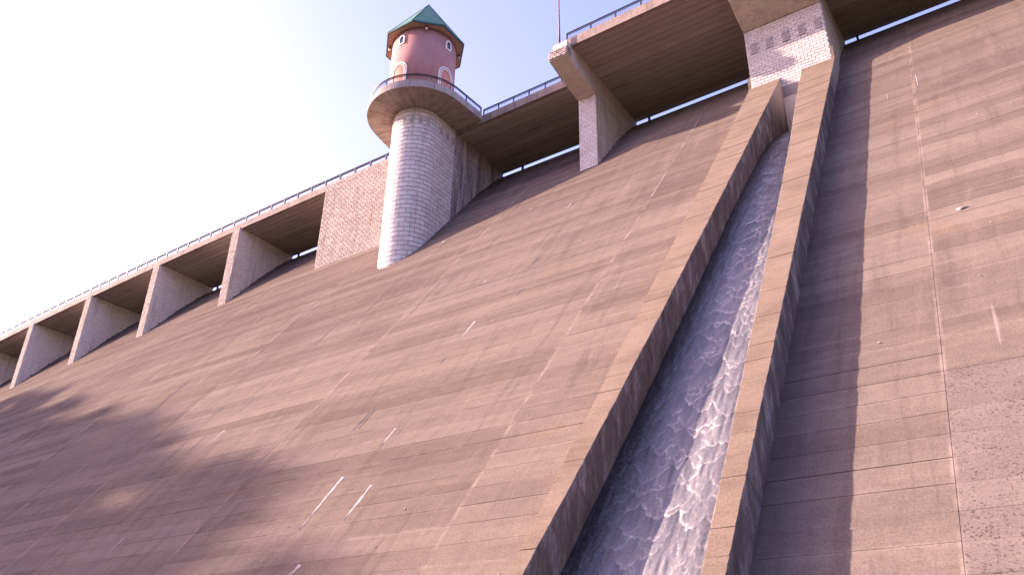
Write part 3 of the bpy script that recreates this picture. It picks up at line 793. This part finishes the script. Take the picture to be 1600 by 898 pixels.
# ------------------------------------------------------------------ railings
def railing(name, label, pts, z0, zt, step, bal, parent=None, rs=(0.105, 0.06, 0.07)):
    if parent is None: t = thing(name, label, 'railing', 'dark steel railings of the bridge')
    else: t = None
    P = [Vector(p) for p in pts]
    # resample
    acc = [0]
    for a, c in zip(P, P[1:]): acc.append(acc[-1] + (c - a).length)
    def at_(s):
        for i in range(len(P) - 1):
            if s <= acc[i + 1] + 1e-6:
                return P[i].lerp(P[i + 1], (s - acc[i]) / max(acc[i + 1] - acc[i], 1e-6))
        return P[-1]
    rl = []
    for z, r in ((zt - 0.08, rs[0]), (zt - 0.36, rs[1]), (z0 + 0.10, 0.045)):
        b = MB(); b.tube([p + Vector((0, 0, z)) for p in P], r, 6); rl.append((b, z))
    root = t
    if parent is not None:
        root = rl[0][0].build(name, M_RAIL, parent); rl = rl[1:]
    for b, z in rl: b.build('rail', M_RAIL, root)
    n = max(1, int(round(acc[-1] / step)))
    post = MB(); post.box(-rs[2], rs[2], -rs[2], rs[2], z0 - 0.05, zt - 0.08); pm = post.mesh('post', M_RAIL)
    for i in range(n + 1):
        p = at_(acc[-1] * i / n); o = link('post', pm, root); o.location = p
    if bal:
        b = MB(); nb = int(acc[-1] / bal)
        for i in range(nb):
            p = at_((i + 0.5) * bal); w = 0.016
            b.box(p.x - w, p.x + w, p.y - w, p.y + w, z0 + 0.1, zt - 0.27)
        b.build('balusters', M_RAIL, root, kind='stuff')
    return root
railing('railing', 'long dark railing along the bridge left of the round tower',
        [(x, YF + 0.2 + bend(x), 0) for x in np.linspace(-236, -93, 24)] + [(-76.6, YF + 0.2, 0)], zl1, 82.22, 3.36, 0, rs=(0.14, 0.085, 0.12))
railing('railing', 'dark railing on the bridge between the round tower and the lamp pier',
        [(-60.6, YF + 0.2, 0), (PX0 - 0.1, YF + 0.2, 0)], 81.3, 82.55, 2.95, 0.28)
railing('railing', 'dark railing on the wide bridge part right of the lamp pole',
        [(-42.2, YR + 0.2, 0), (45, YR + 0.2, 0)], 81.2, 82.5, 3.6, 0.28)

# ------------------------------------------------------------------ tower
CX, CY_ = -69.2, 73.4; RP = 3.6; ZP = 80.5; ZPT = 81.75
PCX, PCY, PR = -68.8, 73.2, 7.75
tw = thing('tower', 'round brick tower with a flared balcony, pink drum and pointed green roof', 'tower', None, (CX, CY_, 0))
def loc(p): return (p[0] - CX, p[1] - CY_, p[2])
# shaft core: half round nose with flat sides running back
nose = [(RP * math.cos(a), RP * math.sin(a)) for a in np.linspace(math.pi, 2 * math.pi, 33)]
b = MB(); b.prism([(p[0], p[1]) for p in nose] + [(RP, YB - CY_), (-RP, YB - CY_)], 'z', 46, ZP - 0.01)
b.build('shaft', M_MORTP, tw)
BH, BLN = 0.73, 1.45
zrow0 = ZP - 0.05 - BH * 46
narc = 8; da = math.pi / narc
big_list = []
def arc_brick(a0, a1, h):
    q = MB(); k = 4; j = 0.03; r0, r1 = RP - 0.05, RP + 0.07
    a0 += j / RP; a1 -= j / RP
    vv = []
    for r, zz0, zz1, in ((r0, j, h - j), (r1, j + 0.02, h - j - 0.02)):
        for i in range(k + 1):
            a = a0 + (a1 - a0) * i / k
            for z in (zz0, zz1): vv.append((r * math.cos(a), r * math.sin(a), z))
    n = 2 * (k + 1); ff = []
    for i in range(k):
        ff.append((n+2*i, n+2*i+2, n+2*i+3, n+2*i+1))
        ff.append((2*i, 2*i+2, n+2*i+2, n+2*i)); ff.append((2*i+1, n+2*i+1, n+2*i+3, 2*i+3))
    ff.append((0, n, n+1, 1)); ff.append((2*k, 2*k+1, n+2*k+1, n+2*k))
    q.add(vv, ff); return q
arcmesh = {}
vent_pos = []
flat = MB()
count = 0
for j in range(46):
    z = zrow0 + j * BH
    sh = 0.5 if j % 2 else 0.0
    # nose
    ks = [(math.pi + (k + sh) * da, math.pi + (k + 1 + sh) * da) for k in range(-1 if sh else 0, narc)]
    for a0, a1 in ks:
        a0 = max(a0, math.pi); a1 = min(a1, 2 * math.pi)
        am = (a0 + a1) / 2
        yy = CY_ + RP * math.sin(am)
        if z + BH < crz(yy) - 0.4: continue
        key = (round(a0, 3), round(a1, 3))
        if key not in arcmesh: arcmesh[key] = arc_brick(a0, a1, BH).mesh('brick', M_BIG)
        link('brick', arcmesh[key], tw, None, (0, 0, z)); count += 1
    # flat sides
    for sgn in (1, -1):
        y = -0.72 if sh else 0.0
        while y < YB - CY_:
            y0_, y1_ = max(y, 0), min(y + BLN, YB - CY_); y += BLN
            if y1_ - y0_ < 0.2: continue
            if z + BH < crz(CY_ + y0_) - 0.3: continue
            if sgn < 0 and y0_ > 4.6: continue
            P = Vector((sgn * RP, y0_ + 0.03, z + 0.03))
            flat.cham(P, UY, UZ, Vector((sgn, 0, 0)), y1_ - y0_ - 0.06, BH - 0.06, 0.07, 0.02)
flat.build('side_bricks', M_BIG, tw, kind='stuff')
# dark vent blocks near the top of the shaft
zv = zrow0 + 42 * BH + 0.12
vang = [-118, -99, -80, -61, -42, -23]
for a in vang:
    q = MB(); vv = []
    ar = rad(a)
    for r in (RP - 0.05, RP + 0.085):
        for aa in (ar - 0.075, ar + 0.075):
            for z in (zv, zv + 1.15): vv.append((r * math.cos(aa), r * math.sin(aa), z))
    q.add(vv, [(0,1,3,2),(4,6,7,5),(0,4,5,1),(2,3,7,6),(0,2,6,4),(1,5,7,3)])
    q.build('vent_block', M_DARK, tw)
for y in (1.0, 2.4, 3.8):
    q = MB(); q.box(RP - 0.05, RP + 0.085, y, y + 0.54, zv, zv + 1.15); q.build('vent_block', M_DARK, tw)
# platform: round slab flaring back to the bridge
def plat_outline(inset_=0.0):
    R = PR - inset_
    cx, cy2 = PCX - CX, PCY - CY_
    yb = YF - CY_ - 0.02
    cl, cr = (PCX - 8.6 - CX + inset_, yb), (-60.75 - CX - inset_, yb)
    def tang(P, sgn):
        dx, dy = P[0] - cx, P[1] - cy2; d = math.hypot(dx, dy); a = math.atan2(dy, dx); bb = math.acos(min(1, R / d))
        return a + sgn * bb
    aR = tang(cr, -1); aL = tang(cl, 1)
    a0 = aL % (2 * math.pi); a1 = aR % (2 * math.pi)
    if a1 < a0: a1 += 2 * math.pi
    pts = [(cx + R * math.cos(a), cy2 + R * math.sin(a)) for a in np.linspace(a0, a1, 41)]
    return [cl] + pts + [cr]
po = plat_outline()
b = MB(); b.prism(po, 'z', ZP, ZPT); b.build('balcony', None, tw)
bal_o = bpy.data.objects[[o.name for o in tw.children if o.name.startswith('balcony')][0]]
n = NT('radial_board_concrete', 0.92, 0.15)
ob = n.sep(n.N.new('ShaderNodeTexCoord').outputs['Object'])
ang = n.math('ARCTAN2', ob[1], ob[0]); rr_ = n.math('POWER', n.math('ADD', n.math('MULTIPLY', ob[0], ob[0]), n.math('MULTIPLY', ob[1], ob[1])), 0.5)
rc = n.comb(n.math('MULTIPLY', ang, 9.0), n.math('MULTIPLY', rr_, 0.35))
cc = n.ramp(n.noise(rc, 1.0, 5, 0.65), [(0.3, (0.22, 0.165, 0.145)), (0.5, (0.36, 0.285, 0.25)), (0.72, (0.46, 0.37, 0.33))])
cc = n.mix(n.smooth(n.math('ABSOLUTE', n.math('SUBTRACT', rr_, 5.1)), 0.02, 0.12, 0.35, 0), cc, (0.09, 0.065, 0.06))
st_ = n.noise(n.map((1.6, 1.6, 0.10)), 1.0, 6, 0.7)
side_c = n.ramp(n.noise(None, 0.5, 6, 0.65), [(0.3, (0.27, 0.22, 0.215)), (0.7, (0.40, 0.335, 0.325))])
side_c = n.mix(n.smooth(st_, 0.46, 0.68, 0, 0.7), side_c, (0.12, 0.092, 0.09))
nz_ = n.sep(n.N.new('ShaderNodeNewGeometry').outputs['Normal'])[2]
n.color(n.mix(n.smooth(nz_, -0.7, -0.5), cc, side_c)); n.bump(n.noise(None, 6, 6, 0.7), 0.35, 0.04)
bal_o.data.materials.append(n.m)
po2 = plat_outline(0.2)
railing('balcony_railing', '', [(p[0], p[1], 0) for p in po2], ZPT, ZPT + 1.25, 3.3, 0.28, parent=tw)
# drum
DR = 5.0; DZ0, DZ1 = ZPT - 0.05, 94.9
b = MB()
ca = np.linspace(0, 2 * math.pi, 65)[:-1]
b.prism([(DR * math.cos(a), DR * math.sin(a)) for a in ca], 'z', DZ0, DZ1)
drum = b.build('drum', M_PINK, tw)
for p in drum.data.polygons: p.use_smooth = abs(p.normal.z) < 0.5
def on_drum(ph, s_, z, r):
    a = ph + s_ / DR
    return (r * math.cos(a), r * math.sin(a), z)
def arch_pts(hw, z0, zs):
    pts = [(-hw, z0)]
    for a in np.linspace(math.pi, 0, 15): pts.append((hw * math.cos(a), zs + hw * math.sin(a)))
    pts.append((hw, z0)); return pts
def arch_ring(ph, ho, hi, z0, zs, r0, r1, zin=None):
    q = MB(); o_ = arch_pts(ho, z0, zs); i_ = arch_pts(hi, z0 if zin is None else zin, zs); k = len(o_)
    vv = [on_drum(ph, s_, z, r1) for s_, z in o_] + [on_drum(ph, s_, z, r1) for s_, z in i_] + \
         [on_drum(ph, s_, z, r0) for s_, z in o_] + [on_drum(ph, s_, z, r0) for s_, z in i_]
    ff = []
    rng_ = range(k) if zin is not None else range(k - 1)
    for t_ in rng_:
        u_ = (t_ + 1) % k
        ff += [(t_, u_, k + u_, k + t_), (t_, 2*k + t_, 2*k + u_, u_), (k + t_, k + u_, 3*k + u_, 3*k + t_)]
    q.add(vv, ff); return q
def arch_fill(ph, hw, z0, zs, r):
    q = MB(); p_ = arch_pts(hw, z0, zs); vv = []; ff = []
    for s_ in np.linspace(-hw, hw, 13):
        zt_ = zs + math.sqrt(max(hw * hw - s_ * s_, 0)); vv += [on_drum(ph, s_, z0, r), on_drum(ph, s_, zt_, r), on_drum(ph, s_, z0, DR - 0.1), on_drum(ph, s_, zt_, DR - 0.1)]
    for i in range(12):
        a = 4 * i; c = a + 4
        ff += [(a, c, c + 1, a + 1), (a + 1, c + 1, c + 3, a + 3)]
    q.add(vv, ff); return q
for k in range(4):
    ph = rad(-92 + 90 * k)
    d = arch_fill(ph, 1.05, DZ0, 87.0, DR + 0.03).build('door', M_DOOR, tw)
    arch_ring(ph, 1.52, 1.34, DZ0, 87.0, DR - 0.05, DR + 0.20).build('door_trim', M_WHITE, d)
    arch_ring(ph, 1.19, 1.04, DZ0, 87.0, DR - 0.05, DR + 0.14).build('door_trim', M_WHITE, d)
    w = arch_fill(ph, 0.36, 92.55, 93.45, DR + 0.03).build('window', M_GLASS, tw)
    arch_ring(ph, 0.56, 0.38, 92.25, 93.45, DR - 0.05, DR + 0.14, 92.45).build('window_frame', M_WHITE, w)
    arch_ring(ph, 0.39, 0.29, 92.44, 93.45, DR - 0.05, DR + 0.08, 92.55).build('window_sash', M_SASH, w)
    # globe lamp under the eave
    a = ph + math.pi / 4
    q = MB(); vv = []; ff = []
    for i in range(7):
        for j in range(10):
            t1, t2 = i / 6 * math.pi, j / 10 * 2 * math.pi
            vv.append((math.sin(t1) * math.cos(t2) * 0.24, math.sin(t1) * math.sin(t2) * 0.24, math.cos(t1) * 0.24))
    for i in range(6):
        for j in range(10): ff.append((i*10+j, i*10+(j+1) % 10, (i+1)*10+(j+1) % 10, (i+1)*10+j))
    q.add(vv, ff)
    l = q.build('eave_lamp', M_LAMP, tw, smooth=True); l.location = ((DR + 0.42) * math.cos(a), (DR + 0.42) * math.sin(a), 94.28)
    q = MB(); q.box(-0.1, 0.1, -0.1, 0.1, 0.2, 0.62); q.box(-0.5, 0.1, -0.05, 0.05, 0.3, 0.4); br = q.build('lamp_bracket', M_RAIL, l); br.rotation_euler = (0, 0, a)
# roof
RR = 6.35; ZE = 95.0; ZA = 104.9
ov = [(RR * math.cos(rad(22.5 + 45 * k)), RR * math.sin(rad(22.5 + 45 * k))) for k in range(8)]
b = MB(); b.prism(ov, 'z', ZE - 0.1, ZE + 0.0); b.build('eave_soffit', M_EAVE, tw)
b = MB()
o2 = [(p[0] * 1.015, p[1] * 1.015) for p in ov]
vv = [(p[0], p[1], ZE - 0.16) for p in o2] + [(p[0], p[1], ZE + 0.14) for p in o2] + [(p[0] * 0.985, p[1] * 0.985, ZE - 0.16) for p in ov] 
b.add(vv, [(i, (i+1) % 8, 8 + (i+1) % 8, 8 + i) for i in range(8)] + [(i, 16 + i, 16 + (i+1) % 8, (i+1) % 8) for i in range(8)])
b.build('eave_trim', M_FASC, tw)
rf = None
for k in range(8):
    p, q_ = o2[k], o2[(k + 1) % 8]
    b = MB(); b.add([(p[0], p[1], ZE + 0.1), (q_[0], q_[1], ZE + 0.1), (0, 0, ZA), (p[0]*0.97, p[1]*0.97, ZE), (q_[0]*0.97, q_[1]*0.97, ZE), (0, 0, ZA - 0.4)],
                    [(0, 1, 2), (3, 5, 4), (0, 3, 4, 1), (1, 4, 5, 2), (0, 2, 5, 3)])
    b.build('roof_panel', M_GREEN, tw)
for k in range(8):
    p = o2[k]; b = MB(); b.tube([(p[0], p[1], ZE + 0.12), (0, 0, ZA + 0.02)], 0.07, 5, 0.05); b.build('roof_ridge', M_FASC, tw)
b = MB(); b.tube([(0, 0, ZA - 0.2), (0, 0, ZA + 0.35)], 0.09, 8, 0.03); b.build('roof_finial', M_FASC, tw)

# ------------------------------------------------------------------ ground, left bank and its trees (they throw the soft shade at lower left)
g = MB(); g.add([(-3000, -3000, -1.7), (3000, -3000, -1.7), (3000, 30, -1.7), (-3000, 30, -1.7)], [(0, 1, 2, 3)])
g.build('ground', M_GROUND, None, kind='structure')
TC = 230.0
hs = Vector((SUN.x, SUN.y, 0)).normalized(); hp = Vector((-hs.y, hs.x, 0))
drop = -SUN.z / math.hypot(SUN.x, SUN.y)
def shade_pt(u, v):     # pixel of the shade's outline on the face -> ray back to the sun
    d = (r2 * ((u - 800) / FPX) + d2 * ((v - 449) / FPX) + fw)
    nf = Vector((0, -1, T)); t_ = nf.dot(Vector((0, Y0, 0))) / nf.dot(d)
    return d * t_
outl = [(-60, 640), (10, 612), (70, 592), (115, 590), (160, 618), (230, 618), (285, 602), (325, 615), (345, 652), (400, 670), (440, 705), (490, 750), (530, 810), (550, 890), (560, 990)]
ridge = []
for u, v in outl:
    P = shade_pt(u, v) - hs * TC + Vector((0, 0, drop * TC)); ridge.append((P.dot(hp), P.dot(hs), P.z))
ridge.sort()
qs = [r[0] for r in ridge]; ps = [r[1] for r in ridge]; zs_ = [r[2] for r in ridge]
def ridge_at(q): return float(np.interp(q, qs, ps)), float(np.interp(q, qs, zs_))
hb = MB(); vv = []; NQ, NP = 50, 26
qv = np.linspace(qs[0] - 12, qs[-1] + 30, NQ); pv = np.linspace(-200, 45, NP)
for q in qv:
    pc, zc = ridge_at(q)
    if q < qs[0]: zc -= (qs[0] - q) * 4.5
    for dp in pv:
        top_ = zc - 7.0
        h = top_ - (max(0, dp) * 1.6) + (min(0, dp) * 0.12) + 1.5 * math.sin(q * 0.4 + dp * 0.2)
        P = hp * q + hs * (pc + dp); vv.append((P.x, P.y, max(h, -2.5)))
hb.add(vv, [(i*NP+j, i*NP+j+1, (i+1)*NP+j+1, (i+1)*NP+j) for i in range(NQ-1) for j in range(NP-1)])
hb.build('hillside', M_GROUND, None, smooth=True, kind='structure')
# unseen wooded hills, behind and right of the viewer, added to cut sky fill
hv = MB(); vv = []; NA, NR = 60, 10
for i in range(NA + 1):
    a = rad(-178 + 178 * i / NA) + 0.0
    for j in range(NR + 1):
        r_ = 70 + 170 * j / NR
        hgt_ = -2 + 118 * (j / NR) ** 0.8 * (0.9 + 0.12 * math.sin(a * 5 + 1) + 0.06 * math.sin(a * 13)) + (2.5 * math.sin(i * 2.1 + j * 1.7) if j else 0)
        if i < 22: hgt_ = -2.2 + (hgt_ + 2) * max(0, (i - 12) / 10)
        vv.append((30 + r_ * math.cos(a), 5 + r_ * math.sin(a), hgt_))
hv.add(vv, [(i*(NR+1)+j, i*(NR+1)+j+1, (i+1)*(NR+1)+j+1, (i+1)*(NR+1)+j) for i in range(NA) for j in range(NR)])
hv.build('sky_block_hills', M_WOOD, None, smooth=True, kind='structure')
def leaf_mesh(seed, r=4.2, nl=620):
    R = random.Random(seed); q = MB()
    cl_ = [(Vector((R.gauss(0, 1), R.gauss(0, 1), R.gauss(0, 0.8))).normalized() * R.uniform(0.3, 0.85) * r, R.uniform(0.35, 0.6) * r) for _ in range(12)]
    for _ in range(nl):
        c_, rc_ = R.choice(cl_)
        p = c_ + Vector((R.gauss(0, 1), R.gauss(0, 1), R.gauss(0, 1))) * rc_ * 0.45 + Vector((0, 0, 7))
        a = Vector((R.gauss(0, 1), R.gauss(0, 1), R.gauss(0, 1))).normalized(); b_ = a.orthogonal().normalized(); s_ = R.uniform(0.3, 0.55)
        q.add([p - a * s_, p + b_ * s_ * 0.6, p + a * s_, p - b_ * s_ * 0.6], [(0, 1, 2, 3)])
    return q.mesh('crown', M_LEAF)
LM = [leaf_mesh(k) for k in range(3)]
tk = MB(); tk.tube([(0, 0, -1), (0.2, 0, 3), (0, 0.2, 7.5)], 0.35, 7, 0.12)
for a in range(5):
    tk.tube([(0, 0.1, 4.5), (2.2 * math.cos(a * 1.3), 2.2 * math.sin(a * 1.3), 7.5)], 0.12, 5, 0.04)
TM = tk.mesh('trunk', M_BARK)
R = random.Random(9)
wood = MB(); tk_v, tk_f = tk.v, tk.f
wl_ = []
q = qs[0] - 4
while q < qs[-1] + 10:
    pc, zc = ridge_at(q)
    sc_ = R.uniform(0.85, 1.2)
    P = hp * q + hs * (pc - R.uniform(0, 14)); P.z = zc - 10.5 * sc_ + R.uniform(-1.5, 0.5)
    M_ = Matrix.Translation(P) @ Matrix.Rotation(R.uniform(0, 6), 4, 'Z') @ Matrix.Scale(sc_, 4)
    lm3 = R.choice(LM)
    wood.add([M_ @ v.co for v in lm3.vertices], [tuple(p.vertices) for p in lm3.polygons])
    nt_ = len(wood.f)
    wood.add([M_ @ Vector(v) for v in tk_v], tk_f); wl_.append((nt_, len(wood.f)))
    q += R.uniform(2.6, 4.6)
me_ = wood.mesh('woodland', M_LEAF); me_.materials.append(M_BARK)
for a_, b_ in wl_:
    for k_ in range(a_, b_): me_.polygons[k_].material_index = 1
link('woodland', me_, None, 'stuff')
